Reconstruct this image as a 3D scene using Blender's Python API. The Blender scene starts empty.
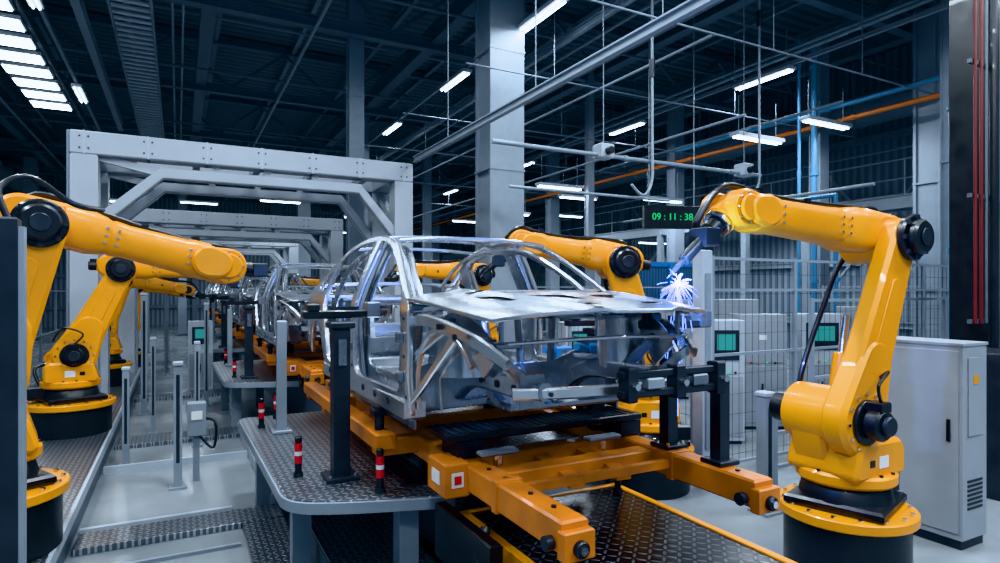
import bpy, bmesh, math, random
from mathutils import Vector, Matrix
from mathutils.geometry import convex_hull_2d
random.seed(4)
V=Vector
sc=bpy.context.scene
# ---------------------------------------------------------------- materials
def mat(name,col,rough=.5,metal=0.,coat=0.,emis=None,es=0.,noise=.0,nscale=6.,bump=0.,bscale=60.):
    m=bpy.data.materials.new(name); m.use_nodes=True
    nt=m.node_tree; b=nt.nodes['Principled BSDF']
    b.inputs['Base Color'].default_value=(*col,1); b.inputs['Roughness'].default_value=rough
    b.inputs['Metallic'].default_value=metal; b.inputs['Coat Weight'].default_value=coat
    if emis: b.inputs['Emission Color'].default_value=(*emis,1); b.inputs['Emission Strength'].default_value=es
    tc=nt.nodes.new('ShaderNodeTexCoord')
    if noise>0:
        n=nt.nodes.new('ShaderNodeTexNoise'); n.inputs['Scale'].default_value=nscale; n.inputs['Detail'].default_value=5
        nt.links.new(tc.outputs['Object'],n.inputs['Vector'])
        r=nt.nodes.new('ShaderNodeMapRange'); r.inputs['From Min'].default_value=.3; r.inputs['From Max'].default_value=.7
        r.inputs['To Min'].default_value=1-noise; r.inputs['To Max'].default_value=1+noise
        nt.links.new(n.outputs['Fac'],r.inputs['Value'])
        mx=nt.nodes.new('ShaderNodeVectorMath'); mx.operation='SCALE'; mx.inputs[0].default_value=col
        nt.links.new(r.outputs[0],mx.inputs['Scale']); nt.links.new(mx.outputs[0],b.inputs['Base Color'])
        r2=nt.nodes.new('ShaderNodeMath'); r2.operation='MULTIPLY'; r2.inputs[1].default_value=rough
        nt.links.new(r.outputs[0],r2.inputs[0]); nt.links.new(r2.outputs[0],b.inputs['Roughness'])
    if bump>0:
        n=nt.nodes.new('ShaderNodeTexNoise'); n.inputs['Scale'].default_value=bscale
        nt.links.new(tc.outputs['Object'],n.inputs['Vector'])
        bp=nt.nodes.new('ShaderNodeBump'); bp.inputs['Strength'].default_value=bump; bp.inputs['Distance'].default_value=.01
        nt.links.new(n.outputs['Fac'],bp.inputs['Height']); nt.links.new(bp.outputs[0],b.inputs['Normal'])
    return m
def diamond(name,c0,c1,rough,metal,cell=.055):
    m=bpy.data.materials.new(name); m.use_nodes=True; nt=m.node_tree; b=nt.nodes['Principled BSDF']; L=nt.links
    def M(op,a,c=None,d=None):
        n=nt.nodes.new('ShaderNodeMath'); n.operation=op
        for i,x in enumerate((a,c,d)):
            if x is None: continue
            if isinstance(x,(int,float)): n.inputs[i].default_value=x
            else: L.new(x,n.inputs[i])
        return n.outputs[0]
    tc=nt.nodes.new('ShaderNodeTexCoord'); sp=nt.nodes.new('ShaderNodeSeparateXYZ'); L.new(tc.outputs['Object'],sp.inputs[0])
    x=M('DIVIDE',sp.outputs[0],cell); y=M('DIVIDE',sp.outputs[1],cell)
    fx=M('FLOOR',x); fy=M('FLOOR',y); par=M('FLOORED_MODULO',M('ADD',fx,fy),2.0)
    sg=M('SUBTRACT',M('MULTIPLY',par,2.0),1.0)
    cx=M('SUBTRACT',M('SUBTRACT',x,fx),.5); cy=M('MULTIPLY',M('SUBTRACT',M('SUBTRACT',y,fy),.5),sg)
    a=M('MULTIPLY',M('ADD',cx,cy),.7071/.52); c=M('MULTIPLY',M('SUBTRACT',cx,cy),.7071/.17)
    q=M('ADD',M('MULTIPLY',a,a),M('MULTIPLY',c,c))
    r=nt.nodes.new('ShaderNodeMapRange'); r.inputs['From Min'].default_value=1.1; r.inputs['From Max'].default_value=.5
    L.new(q,r.inputs['Value'])
    mx=nt.nodes.new('ShaderNodeMix'); mx.data_type='RGBA'; mx.inputs[6].default_value=(*c0,1); mx.inputs[7].default_value=(*c1,1)
    L.new(r.outputs[0],mx.inputs[0]); L.new(mx.outputs[2],b.inputs['Base Color'])
    bp=nt.nodes.new('ShaderNodeBump'); bp.inputs['Strength'].default_value=.9; bp.inputs['Distance'].default_value=.006
    L.new(r.outputs[0],bp.inputs['Height']); L.new(bp.outputs[0],b.inputs['Normal'])
    b.inputs['Roughness'].default_value=rough; b.inputs['Metallic'].default_value=metal
    return m
def corrug(name,c0,c1,axis,scale,rough=.6,metal=.2):
    m=bpy.data.materials.new(name); m.use_nodes=True; nt=m.node_tree; b=nt.nodes['Principled BSDF']; L=nt.links
    tc=nt.nodes.new('ShaderNodeTexCoord'); w=nt.nodes.new('ShaderNodeTexWave'); w.bands_direction=axis
    w.inputs['Scale'].default_value=scale; L.new(tc.outputs['Object'],w.inputs['Vector'])
    cr=nt.nodes.new('ShaderNodeValToRGB'); cr.color_ramp.elements[0].position=.35; cr.color_ramp.elements[1].position=.65
    cr.color_ramp.elements[0].color=(*c0,1); cr.color_ramp.elements[1].color=(*c1,1)
    L.new(w.outputs['Fac'],cr.inputs[0]); L.new(cr.outputs[0],b.inputs['Base Color'])
    bp=nt.nodes.new('ShaderNodeBump'); bp.inputs['Distance'].default_value=.04; bp.inputs['Strength'].default_value=.6
    L.new(w.outputs['Fac'],bp.inputs['Height']); L.new(bp.outputs[0],b.inputs['Normal'])
    b.inputs['Roughness'].default_value=rough; b.inputs['Metallic'].default_value=metal
    return m
YEL=mat('robot_yellow',(.74,.285,.009),.37,0,.22,noise=.06,nscale=3)
ORA=mat('skid_orange',(.56,.175,.018),.42,0,.12,noise=.22,nscale=5)
BLK=mat('black_plastic',(.012,.013,.015),.35,0,.1,noise=.2)
DRK=mat('dark_steel',(.04,.045,.055),.4,.5,noise=.2)
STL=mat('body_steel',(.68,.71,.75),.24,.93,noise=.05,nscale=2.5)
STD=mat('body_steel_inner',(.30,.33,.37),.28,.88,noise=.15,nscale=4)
GRY=mat('paint_grey',(.24,.285,.33),.45,.1,noise=.06)
LGR=mat('paint_light_grey',(.39,.44,.49),.4,.05,noise=.05)
MGR=mat('paint_mid_grey',(.12,.145,.175),.5,.2,noise=.1)
WHT=mat('gantry_white',(.37,.41,.455),.42,0,noise=.05,nscale=2)
CAB=mat('cabinet_grey',(.28,.31,.345),.42,0,noise=.03)
COL=mat('column_grey',(.20,.24,.285),.5,.1,noise=.1,nscale=1.5)
CEI=mat('ceiling_beam',(.115,.145,.18),.6,.2,noise=.1)
RED=mat('red_lamp',(.55,.01,.012),.3,0,.4,noise=.05)
BLU=mat('blue_paint',(.02,.16,.42),.4,0,noise=.05)
PBL=mat('blue_pipe',(.045,.18,.33),.4,0,noise=.05)
PRD=mat('red_pipe',(.13,.018,.016),.45,0,noise=.05)
POR=mat('orange_pipe',(.50,.15,.03),.4,0,noise=.05)
LAB=mat('label_white',(.7,.7,.68),.5,noise=.02)
CHR=mat('chrome',(.8,.82,.85),.15,1.,noise=.05)
SCR=mat('screen',(.02,.12,.12),.2,emis=(.08,.42,.42),es=.5)
LED=mat('led_green',(.02,.3,.1),.3,emis=(.03,.75,.2),es=.7)
TUB=mat('lamp_tube',(.9,.95,1),.4,emis=(.85,.94,1),es=10)
SPK=mat('spark',(.2,.4,1),.4,emis=(.09,.27,1),es=16)
SPH=mat('arc_core',(1,1,1),.4,emis=(.5,.72,1),es=150)
DIA=diamond('diamond_plate_grey',(.22,.24,.27),(.62,.66,.70),.30,.85)
DIB=diamond('diamond_plate_black',(.010,.012,.015),(.15,.165,.185),.28,.5,.06)
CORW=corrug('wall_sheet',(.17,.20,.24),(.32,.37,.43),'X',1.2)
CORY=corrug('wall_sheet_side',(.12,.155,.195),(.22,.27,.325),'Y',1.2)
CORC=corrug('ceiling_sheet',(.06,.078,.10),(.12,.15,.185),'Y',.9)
CORB=corrug('blue_sheet',(.02,.07,.15),(.04,.12,.24),'X',3.)
FLR=mat('floor_epoxy',(.245,.27,.285),.22,0,.0,noise=.18,nscale=.9,bump=.03,bscale=3)
# ---------------------------------------------------------------- builder
def smooth(pts,n=6,closed=False):
    P=[V(p) for p in pts]; out=[]; N=len(P)
    rng=N if closed else N-1
    for i in range(rng):
        if closed: a,b,c,d=P[(i-1)%N],P[i],P[(i+1)%N],P[(i+2)%N]
        else: a,b,c,d=P[max(i-1,0)],P[i],P[i+1],P[min(i+2,N-1)]
        for k in range(n):
            t=k/n
            out.append(.5*((2*b)+(c-a)*t+(2*a-5*b+4*c-d)*t*t+(3*b-a-3*c+d)*t**3))
    if not closed: out.append(P[-1])
    return out
def rsec(w,h,c=.25):
    a,b=w/2,h/2; k=min(w,h)*c
    return [(-a+k,-b),(a-k,-b),(a,-b+k),(a,b-k),(a-k,b),(-a+k,b),(-a,b-k),(-a,-b+k)]
class B:
    def __init__(s): s.bm=bmesh.new(); s.mats=[]; s.M=Matrix.Identity(4)
    def mi(s,m):
        if m not in s.mats: s.mats.append(m)
        return s.mats.index(m)
    def v(s,p): return s.bm.verts.new(s.M@V(p))
    def f(s,vs,m):
        try:
            f=s.bm.faces.new(vs); f.material_index=s.mi(m); return f
        except ValueError: pass
    def rings(s,rs,m,cap=True,closed=False):
        R=[[s.v(p) for p in r] for r in rs]; n=len(R[0])
        K=len(R) if closed else len(R)-1
        for i in range(K):
            a,b=R[i],R[(i+1)%len(R)]
            for j in range(n): s.f([a[j],a[(j+1)%n],b[(j+1)%n],b[j]],m)
        if cap and not closed: s.f(R[0][::-1],m); s.f(R[-1],m)
    def box(s,c,sz,m,rot=None,ch=0):
        c=V(c); x,y,z=[q/2 for q in sz]; Rm=rot if rot else Matrix.Identity(3)
        if isinstance(rot,(int,float)): Rm=Matrix.Rotation(rot,3,'Z')
        k=ch
        def ring(zz,e): return [c+Rm@V(p) for p in ((-x+e,-y+e,zz),(x-e,-y+e,zz),(x-e,y-e,zz),(-x+e,y-e,zz))]
        if k: s.rings([ring(-z,k),ring(-z+k,0),ring(z-k,0),ring(z,k)],m)
        else: s.rings([ring(-z,0),ring(z,0)],m)
    def bb(s,x0,x1,y0,y1,z0,z1,m,ch=0): s.box(((x0+x1)/2,(y0+y1)/2,(z0+z1)/2),(x1-x0,y1-y0,z1-z0),m,None,ch)
    def cyl(s,a,b,r,m,r2=None,n=20,ch=0):
        a=V(a);b=V(b);t=(b-a).normalized(); r2=r if r2 is None else r2
        u=t.orthogonal().normalized(); w=t.cross(u)
        def ring(p,q): return [p+(u*math.cos(2*math.pi*i/n)+w*math.sin(2*math.pi*i/n))*q for i in range(n)]
        if ch: s.rings([ring(a,r-ch),ring(a+t*ch,r),ring(b-t*ch,r2),ring(b,r2-ch)],m)
        else: s.rings([ring(a,r),ring(b,r2)],m)
    def ball(s,c,r,m,n=14):
        c=V(c); rs=[]
        for i in range(1,n): 
            a=math.pi*i/n; rs.append([c+V((math.sin(a)*math.cos(2*math.pi*j/n),math.sin(a)*math.sin(2*math.pi*j/n),-math.cos(a)))*r for j in range(n)])
        s.rings(rs,m)
    def sweep(s,pts,sec,m,up=(0,0,1),scale=None,closed=False):
        P=[V(p) for p in pts]; N=len(P); rs=[]; up=V(up)
        for i,p in enumerate(P):
            if closed: t=P[(i+1)%N]-P[(i-1)%N]
            else: t=P[min(i+1,N-1)]-P[max(i-1,0)]
            t.normalize(); sd=t.cross(up)
            if sd.length<1e-3: sd=t.cross(V((0,1,0)))
            sd.normalize(); u=sd.cross(t); k=scale[i] if scale else 1
            rs.append([p+sd*a*k+u*b*k for a,b in sec])
        s.rings(rs,m,closed=closed)
    def beam(s,a,b,w,h,m,up=(0,0,1),c=.0):
        s.sweep([a,b],rsec(w,h,c) if c else [(-w/2,-h/2),(w/2,-h/2),(w/2,h/2),(-w/2,h/2)],m,up)
    def ibeam(s,a,b,w,h,m,t=.03,up=(0,0,1)):
        x,y=w/2,h/2
        s.sweep([a,b],[(-x,-y),(x,-y),(x,-y+t),(t/2,-y+t),(t/2,y-t),(x,y-t),(x,y),(-x,y),(-x,y-t),(-t/2,y-t),(-t/2,-y+t),(-x,-y+t)],m,up)
    def tube(s,pts,r,m,n=10,closed=False):
        P=[V(p) for p in pts]; N=len(P); u=None; rs=[]
        for i,p in enumerate(P):
            t=(P[(i+1)%N]-P[(i-1)%N]) if closed else (P[min(i+1,N-1)]-P[max(i-1,0)])
            t.normalize()
            if u is None: u=t.orthogonal().normalized()
            else:
                u=(u-t*u.dot(t)); u=u.normalized() if u.length>1e-4 else t.orthogonal().normalized()
            w=t.cross(u)
            rs.append([p+(u*math.cos(2*math.pi*k/n)+w*math.sin(2*math.pi*k/n))*r for k in range(n)])
        s.rings(rs,m,closed=closed)
    def hull(s,circ,s0,s1,m,ch=.02,n=28):
        def poly(d):
            return [(a+(r-d)*math.cos(2*math.pi*i/n),b+(r-d)*math.sin(2*math.pi*i/n)) for a,b,r in circ for i in range(n)]
        p=poly(0); idx=convex_hull_2d([V(q) for q in p]); q=poly(ch)
        rs=[[(q[i][0],s0,q[i][1]) for i in idx],[(p[i][0],s0+ch,p[i][1]) for i in idx],[(p[i][0],s1-ch,p[i][1]) for i in idx],[(q[i][0],s1,q[i][1]) for i in idx]]
        s.rings(rs,m)
    def mesh(s,name,ang=32,bevel=0):
        bm=s.bm; bmesh.ops.recalc_face_normals(bm,faces=bm.faces[:])
        for f in bm.faces: f.smooth=True
        for e in bm.edges:
            if len(e.link_faces)==2:
                if e.calc_face_angle(0)>math.radians(ang): e.smooth=False
        me=bpy.data.meshes.new(name); bm.to_mesh(me); bm.free()
        for m in s.mats: me.materials.append(m)
        return me
    def obj(s,name,ang=32,bevel=0,loc=(0,0,0)):
        o=bpy.data.objects.new(name,s.mesh(name,ang)); sc.collection.objects.link(o); o.location=loc
        return o
def dup(o,name,loc,rot=0):
    n=bpy.data.objects.new(name,o.data); sc.collection.objects.link(n); n.location=loc; n.rotation_euler[2]=rot
    return n
# ---------------------------------------------------------------- camera
cam=bpy.data.cameras.new('camera'); co=bpy.data.objects.new('camera',cam); sc.collection.objects.link(co)
H=2.3
co.location=(0,0,H); co.rotation_euler=(math.radians(90),0,-math.radians(27.9)); cam.lens=21.9; cam.sensor_width=36; cam.shift_y=.0085
cam.clip_end=200
sc.camera=co
# ---------------------------------------------------------------- room shell
X0,X1,Y0,Y1,ZC=-11,20,-9,46,9.9
b=B(); b.bb(X0,X1,Y0,Y1,-.1,0,FLR); b.obj('floor')
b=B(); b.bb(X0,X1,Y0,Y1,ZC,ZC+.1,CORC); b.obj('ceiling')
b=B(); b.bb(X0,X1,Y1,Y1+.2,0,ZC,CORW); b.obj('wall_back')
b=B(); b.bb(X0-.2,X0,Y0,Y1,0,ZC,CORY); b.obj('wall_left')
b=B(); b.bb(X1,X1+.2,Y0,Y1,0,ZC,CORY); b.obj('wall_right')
b=B()
for z in (1.2,3.2,5.2,7.2):
    b.ibeam((X1-.15,Y0,z),(X1-.15,Y1,z),.2,.2,GRY); b.ibeam((X0,Y1-.15,z),(X1,Y1-.15,z),.2,.2,GRY)
for y in range(4,45,5): b.beam((X1-.25,y,0),(X1-.25,y,9.5),.3,.3,COL,up=(0,1,0))
for x in range(-9,20,5): b.beam((x,Y1-.3,0),(x,Y1-.3,9.5),.3,.3,COL,up=(0,1,0))
for i in range(4): b.beam((X1-.3,9+i*10,1.2),(X1-.3,14+i*10,7.2),.08,.08,GRY); b.beam((X1-.3,14+i*10,1.2),(X1-.3,9+i*10,7.2),.08,.08,GRY)
b.obj('wall_girt_frame')
b=B()
b.bb(16.6,18.6,5,40,4.6,4.75,MGR); b.ibeam((16.6,5,4.6),(16.6,40,4.6),.15,.35,GRY)
for y in range(6,40,4): b.bb(16.5,16.7,y-.1,y+.1,0,4.6,GRY)
for z in (5.2,5.7): b.tube([(16.6,5,z),(16.6,40,z)],.025,GRY,8)
for y in range(5,40,2): b.tube([(16.6,y,4.75),(16.6,y,5.7)],.02,GRY,8)
b.obj('mezzanine_walkway')
b=B()
b.cyl((18,4,7.6),(18,42,7.6),.45,GRY,n=28)
for y in range(5,42,2): b.cyl((18,y,7.6),(18,y+.06,7.6),.48,GRY,n=28)
for y in range(6,42,6): b.tube([(18,y,8),(18,y,9.7)],.02,GRY,6)
b.cyl((-7.5,8,8.0),(-7.5,42,8.0),.4,GRY,n=28)
for y in range(9,42,2): b.cyl((-7.5,y,8),(-7.5,y+.06,8),.43,GRY,n=28)
b.obj('ventilation_duct')
# roof trusses
b=B()
for y in (-4,2,8,14,20,26,32,38,44):
    b.ibeam((X0,y,8.3),(X1,y,8.3),.22,.26,CEI); b.ibeam((X0,y,9.75),(X1,y,9.75),.2,.22,CEI)
    x=X0; k=0
    while x<X1-.5:
        z0,z1=(8.4,9.65) if k%2==0 else (9.65,8.4)
        b.beam((x,y,z0),(x+1.55,y,z1),.09,.09,CEI); x+=1.55; k+=1
for x in [X0+1+i*2.2 for i in range(14)]:
    b.ibeam((x,Y0,9.8),(x,Y1,9.8),.12,.2,COL)
for x in (-5.5,.6,5.6,10.5,15.5):
    b.ibeam((x,Y0,8.55),(x,Y1,8.55),.3,.45,CEI)
for x in (2.6,8.2,12.6,-4.6): b.tube([(x,Y0,7.9),(x,Y1,7.9)],.04,GRY)
for x in (9.4,9.6,9.8,-.1,.1): b.tube([(x,Y0,8.2),(x,Y1,8.2)],.028,GRY)
for y in (5,11,17,23,29,35): b.tube([(X0,y,9.2),(X1,y,9.2)],.03,GRY); b.tube([(X0,y+.8,8.1),(X1,y+.8,8.1)],.035,MGR)
b.obj('roof_truss')
b=B()
for y in (7,10,13.5,17,22,27,33):
    b.tube([(4.6,y,6.4),(16.2,y,6.4)],.018,COL,8)
    for x in (6.5,9,11.5,14,16): b.tube([(x,y,6.4),(x,y,8.4)],.010,COL,6)
for x,z in ((8.3,5.2),(10.9,5.8),(16.2,5.9),(7.6,6.4)): b.tube([(x,7,z),(x,38,z)],.028,COL,8)
b.obj('conduit_network')
def column(x,y,w,name='steel_column',z=8.4,m=COL):
    b=B(); b.ibeam((0,0,0),(0,0,z),w,w*.9,m,t=w*.1,up=(0,1,0)); b.bb(-w*.42,w*.42,-w*.38,w*.38,0,z,m)
    b.bb(-w*.7,w*.7,-w*.7,w*.7,0,.04,DRK)
    for k in range(1,4): b.bb(-w*.52,w*.52,-w*.47,w*.47,k*2.3,k*2.3+.04,m)
    return b.obj(name,loc=(x,y,0))
column(5.6,10.6,.74,m=GRY); column(5.6,21.2,.62); column(5.6,31.8,.62); column(5.6,42,.62)
column(3.75,14.5,.36,m=GRY,z=9.8)
column(14,9.6,.34); column(14.6,7.3,.62); column(14,14.5,.4); column(14,21.7,.45); column(14,28,.45); column(14,35,.45)
column(12.4,5.9,.3,m=GRY); column(17,12,.45,z=4.6); column(10,18.5,.3);column(10,26,.35);column(10.2,13.9,.2)
column(-6,17,.45);column(-6,26,.5); column(-6,35,.5); column(.2,35,.4)
b=B()
b.bb(8.95,9.7,3.75,4.3,0,8.4,BLK,.02)
b.bb(8.88,8.95,3.7,3.76,0,8.4,MGR)
for i,x in enumerate((8.36,8.50,8.62)): b.tube([(x,3.74,1.9),(x,3.74,8.4)],(.018,.020,.014)[i],PRD if i<2 else MGR)
b.tube([(8.75,3.72,0),(8.75,3.72,8.4)],.05,BLK)
for z in (1.9,3.4,5,6.6): b.bb(8.3,9.0,3.76,3.8,z,z+.05,MGR)
b.tube(smooth([(8.0,3.2,1.1),(8.1,3.3,.8),(8.2,3.3,.5),(8.3,3.5,.3),(8.4,3.6,0)],5),.03,POR)
b.tube(smooth([(8.3,3.3,2.2),(8.2,3.3,1.4),(8.3,3.4,.7),(8.4,3.5,0)],5),.04,BLK)
b.bb(7.9,8.9,3.3,4.2,0,1.6,DRK,.01)
b.obj('service_column')
def pipe(name,pts,r,m,n=12):
    b=B(); b.tube(pts,r,m,n); 
    for i in range(len(pts)-1):
        a,c=V(pts[i]),V(pts[i+1]); L=(c-a).length; t=(c-a).normalized()
        for k in range(1,int(L/2.5)+1):
            p=a+t*(k*2.5)
            if k*2.5<L: b.cyl(p-t*.04,p+t*.04,r*1.35,m)
    return b.obj(name)
pipe('orange_gas_pipe',[(13.65,6,6.25),(13.65,40,6.25)],.055,POR)
pipe('blue_water_pipe',[(13.5,6.5,6.55),(13.5,14,6.55)],.05,PBL)
pipe('blue_water_pipe',[(13.1,9.1,0),(13.1,9.1,8.1)],.065,PBL)
pipe('blue_water_pipe',[(12.05,5.7,.5),(12.05,5.7,8.1)],.09,PBL)
pipe('blue_water_pipe',[(11.0,7.2,0),(11.0,7.2,4.1),(11.0,12,4.1)],.05,PBL)
pipe('blue_water_pipe',[(12.7,9.2,0),(12.7,9.2,8.1)],.035,PBL)
pipe('air_pipe',[(9.85,5.8,4.0),(9.85,12,4.0)],.03,GRY)
pipe('air_pipe',[(4.1,8,4.5),(9.9,8,4.5)],.035,GRY)
pipe('air_pipe',[(4.4,8.02,3.86),(7.6,8.02,3.86)],.025,GRY)
pipe('air_pipe',[(15.5,4,7.2),(15.5,38,7.2)],.09,MGR)
pipe('air_pipe',[(12.3,5,7.7),(12.3,38,7.3)],.05,GRY)
for x,z0,z1 in ((7.1,3.9,6.2),(9.75,4.1,7.6)):
    b=B(); b.tube(smooth([(x-.45,7.9,z0+.15),(x-.25,7.9,z0),(x-.1,7.9,z0+.05),(x,7.9,z0+.3),(x,7.9,z0+.8),(x,7.9,z1-.5),(x,7.9,8.4)],5),.025,GRY); b.cyl((x,7.9,z1-.3),(x,7.9,z1),.05,DRK)
    b.obj('air_drop_hose')
b=B()
for x in (6.15,9.45): b.bb(x-.13,x+.13,7.88,8.12,4.44,4.68,LGR,.02); b.cyl((x,7.88,4.55),(x,7.78,4.55),.06,BLK); b.tube([(x,8,4.7),(x,8,8.3)],.010,COL)
b.obj('junction_box')
b=B()
b.ibeam((4.25,0,4.95),(4.25,11.75,4.95),.08,.12,GRY,t=.02); 
for y in (4,7,10): b.tube([(4.25,y,5),(4.25,y,8.5)],.010,COL)
b.obj('overhead_crane_rail')
b=B(); b.ibeam((-1.55,2,7.3),(-1.55,22,7.3),.14,.22,COL)
b.ibeam((6.9,3,7.35),(6.9,40,7.35),.10,.16,GRY)
b.ibeam((5.95,3,7.5),(5.95,40,7.5),.07,.08,GRY); b.ibeam((11.6,3,7.15),(11.6,40,7.15),.07,.08,GRY); b.ibeam((-2.35,3,7.75),(-2.35,40,7.75),.07,.08,GRY)
b.obj('monorail_beam')
b=B()
b.beam((-1.15,6,7.75),(-1.15,30,7.75),.05,.14,GRY); b.beam((-.45,6,7.75),(-.45,30,7.75),.05,.14,GRY)
for i in range(80): b.box((-.8,6.1+i*.3,7.7),(.7,.12,.04),LGR)
for y in (8,14,20,26): b.tube([(-1.15,y,7.7),(-1.15,y,8.4)],.02,GRY); b.tube([(-.45,y,7.7),(-.45,y,8.4)],.02,GRY)
b.obj('cable_tray')
# ---------------------------------------------------------------- lamps
def lampdata(name,sx,sy,p,col=(.75,.875,1)):
    l=bpy.data.lights.new(name,'AREA'); l.shape='RECTANGLE'; l.size=sx; l.size_y=sy; l.energy=p; l.color=col; return l
LD=lampdata('tube_light',.16,1.4,95); LP=lampdata('panel_light',.95,.55,45)
fb=B(); fb.bb(-.12,.12,-.75,.75,.02,.1,LGR,.01)
for sx in (-.05,.05): fb.cyl((sx,-.7,.0),(sx,.7,0),.022,TUB,n=8)
for sy in (-.6,.6): fb.tube([(0,sy,.1),(0,sy,.9)],.008,COL,6)
fix=None
def lamp(x,y,z,alongx=False,light=True):
    global fix
    if fix is None: fix=fb.obj('hanging_tube_lamp',loc=(x,y,z)); o=fix
    else: o=dup(fix,'hanging_tube_lamp',(x,y,z))
    if alongx: o.rotation_euler[2]=math.pi/2
    if light:
        l=bpy.data.objects.new('tube_light',LD); sc.collection.objects.link(l); l.parent=o; l.location=(0,0,-.035)
for y in (-4,1,5.5,9.6,13.6,18.5,23,28): lamp(5.95,y,7.35)
for y in (-2,4,9,13.5,20,27): lamp(-2.35,y,7.6)
for y in (-4,0,5,8.5): lamp(2.4,y,7.9)  # unseen extra row, kept above the frame only for its light
for y in (-1,4,9.3,14,20,27): lamp(11.6,y,7.0)
for x,y,z in ((11.3,9.2,5.6),(12.5,8.4,5.9),(9.6,14.5,5.2),(12,17,5.4),(13,14,5.0),(10.5,19,5.0),(15.5,13,5.2),(15.6,17,5.6),(15,22,5.5),(.8,29,6),(3.4,24,5.6),(.4,33,5.6),(2.6,34,5.8),(4.2,36,5.6),(-3,30,6),(7,26,5.4),(8,31,5.2),(12,26,5.5),(18,14,4.3),(17.5,10,4.3),(18,20,4.3),(-5,38,5),(12,38,5),(4,41,7)):
    lamp(x,y,z,True,light=True)
pb=B(); pb.bb(-.5,.5,-.33,.33,.03,.12,LGR,.01); pb.bb(-.46,.46,-.29,.29,0,.03,TUB); po=None
for i in range(11):
    p=(-3.35,11.6+i*1.08,7.8)
    if po is None: po=pb.obj('ceiling_panel_lamp',loc=p); o=po
    else: o=dup(po,'ceiling_panel_lamp',p)
    if i%2==0:
        l=bpy.data.objects.new('panel_light',LP); sc.collection.objects.link(l); l.parent=o; l.location=(0,0,-.03)
b=B()
b.beam((-3.9,9,7.98),(-3.9,26,7.98),.08,.1,MGR); b.beam((-2.8,9,7.98),(-2.8,26,7.98),.08,.1,MGR)
for y in (10,14,20,25.5): b.beam((-3.9,y,7.98),(-3.9,y,8.4),.05,.05,MGR); b.beam((-2.8,y,7.98),(-2.8,y,8.4),.05,.05,MGR)
b.obj('lamp_support_rail')
HB=bpy.data.lights.new('added_key','AREA'); HB.shape='DISK'; HB.size=.9; HB.energy=390; HB.color=(.78,.89,1)  # added key lights above the view, for highlights on the car body
hb=B(); hb.cyl((0,0,.03),(0,0,.3),.5,LGR,r2=.2,n=28); hb.cyl((0,0,.3),(0,0,.55),.14,DRK); hb.tube([(0,0,.5),(0,0,1.3)],.015,GRY); hbo=None
for x,y in ((-.8,-1.5),(4.2,-2.5),(9.5,-1),(-4.5,5),(8.2,3.0),(1.2,5.5)):
    p=(x,y,8.1)
    if hbo is None: hbo=hb.obj('added_key_fixture',loc=p); o=hbo
    else: o=dup(hbo,'added_key_fixture',p)
    l=bpy.data.objects.new('added_key_light',HB); sc.collection.objects.link(l); l.parent=o
w=bpy.data.worlds.new('world'); sc.world=w; w.use_nodes=True
w.node_tree.nodes['Background'].inputs[0].default_value=(.42,.62,.9,1); w.node_tree.nodes['Background'].inputs[1].default_value=.6
# ---------------------------------------------------------------- gantry
def gantry(xl,xr,y,z,w,dep,drop,br):
    b=B()
    for yy in (y,y+dep):
        for x in (xl,xr):
            b.bb(x-w/2,x+w/2,yy-w/2,yy+w/2,0,z-w,WHT,.02); b.bb(x-w*.8,x+w*.8,yy-w*.8,yy+w*.8,0,.05,WHT)
        b.bb(xl-w/2,xr+w/2,yy-w/2,yy+w/2,z-w,z,WHT,.02)
        zi=z-w-drop
        b.sweep([(xl,yy,zi-br*.95),(xl+br,yy,zi),(xr-br*.8,yy,zi),(xr,yy,zi-br*.95)],rsec(w*.62,w*.5,.1),WHT,up=(0,0,1))
        n=6
        for i in range(n+1):
            x=xl+(xr-xl)*i/n; b.bb(x-.015,x+.015,yy-w*.515,yy+w*.515,z-w,z+.005,LGR)
            for zz in (z-w*.25,z-w*.75): 
                for dx in (-.06,.06): b.cyl((x+dx,yy-w*.5,zz),(x+dx,yy-w*.53,zz),.015,DRK,n=8)
        for i in range(1,4):
            x=xl+br+(xr-xl-br*1.8)*i/4; b.bb(x-.06,x+.06,yy-.05,yy+.05,zi,z-w,WHT)
        b.beam((xl+br,yy,zi),(xl+.15,yy,z-w),.1,.12,WHT)
    for x in (xl,xr): b.bb(x-w/2,x+w/2,y,y+dep,z-w,z,WHT,.02); b.beam((x,y,z-w-1.0),(x,y+dep,z-w),.12,.12,WHT)
    for i in range(5):
        x=xl+.6+(xr-xl-1.2)*i/4; b.bb(x-.06,x+.06,y,y+dep,z-w*.8,z-w*.5,GRY)
    b.tube([(xl-w*.5-.03,y-w*.3,0),(xl-w*.5-.03,y-w*.3,z)],.025,GRY)
    return b.obj('gantry_frame')
gantry(-1.34,4.05,12,4.88,.38,1.6,.2,1.1)
gantry(-1.1,3.95,17.4,4.3,.34,1.2,.2,.9)
gantry(-1.1,3.95,24.6,4.3,.34,1.2,.2,.9)
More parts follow.
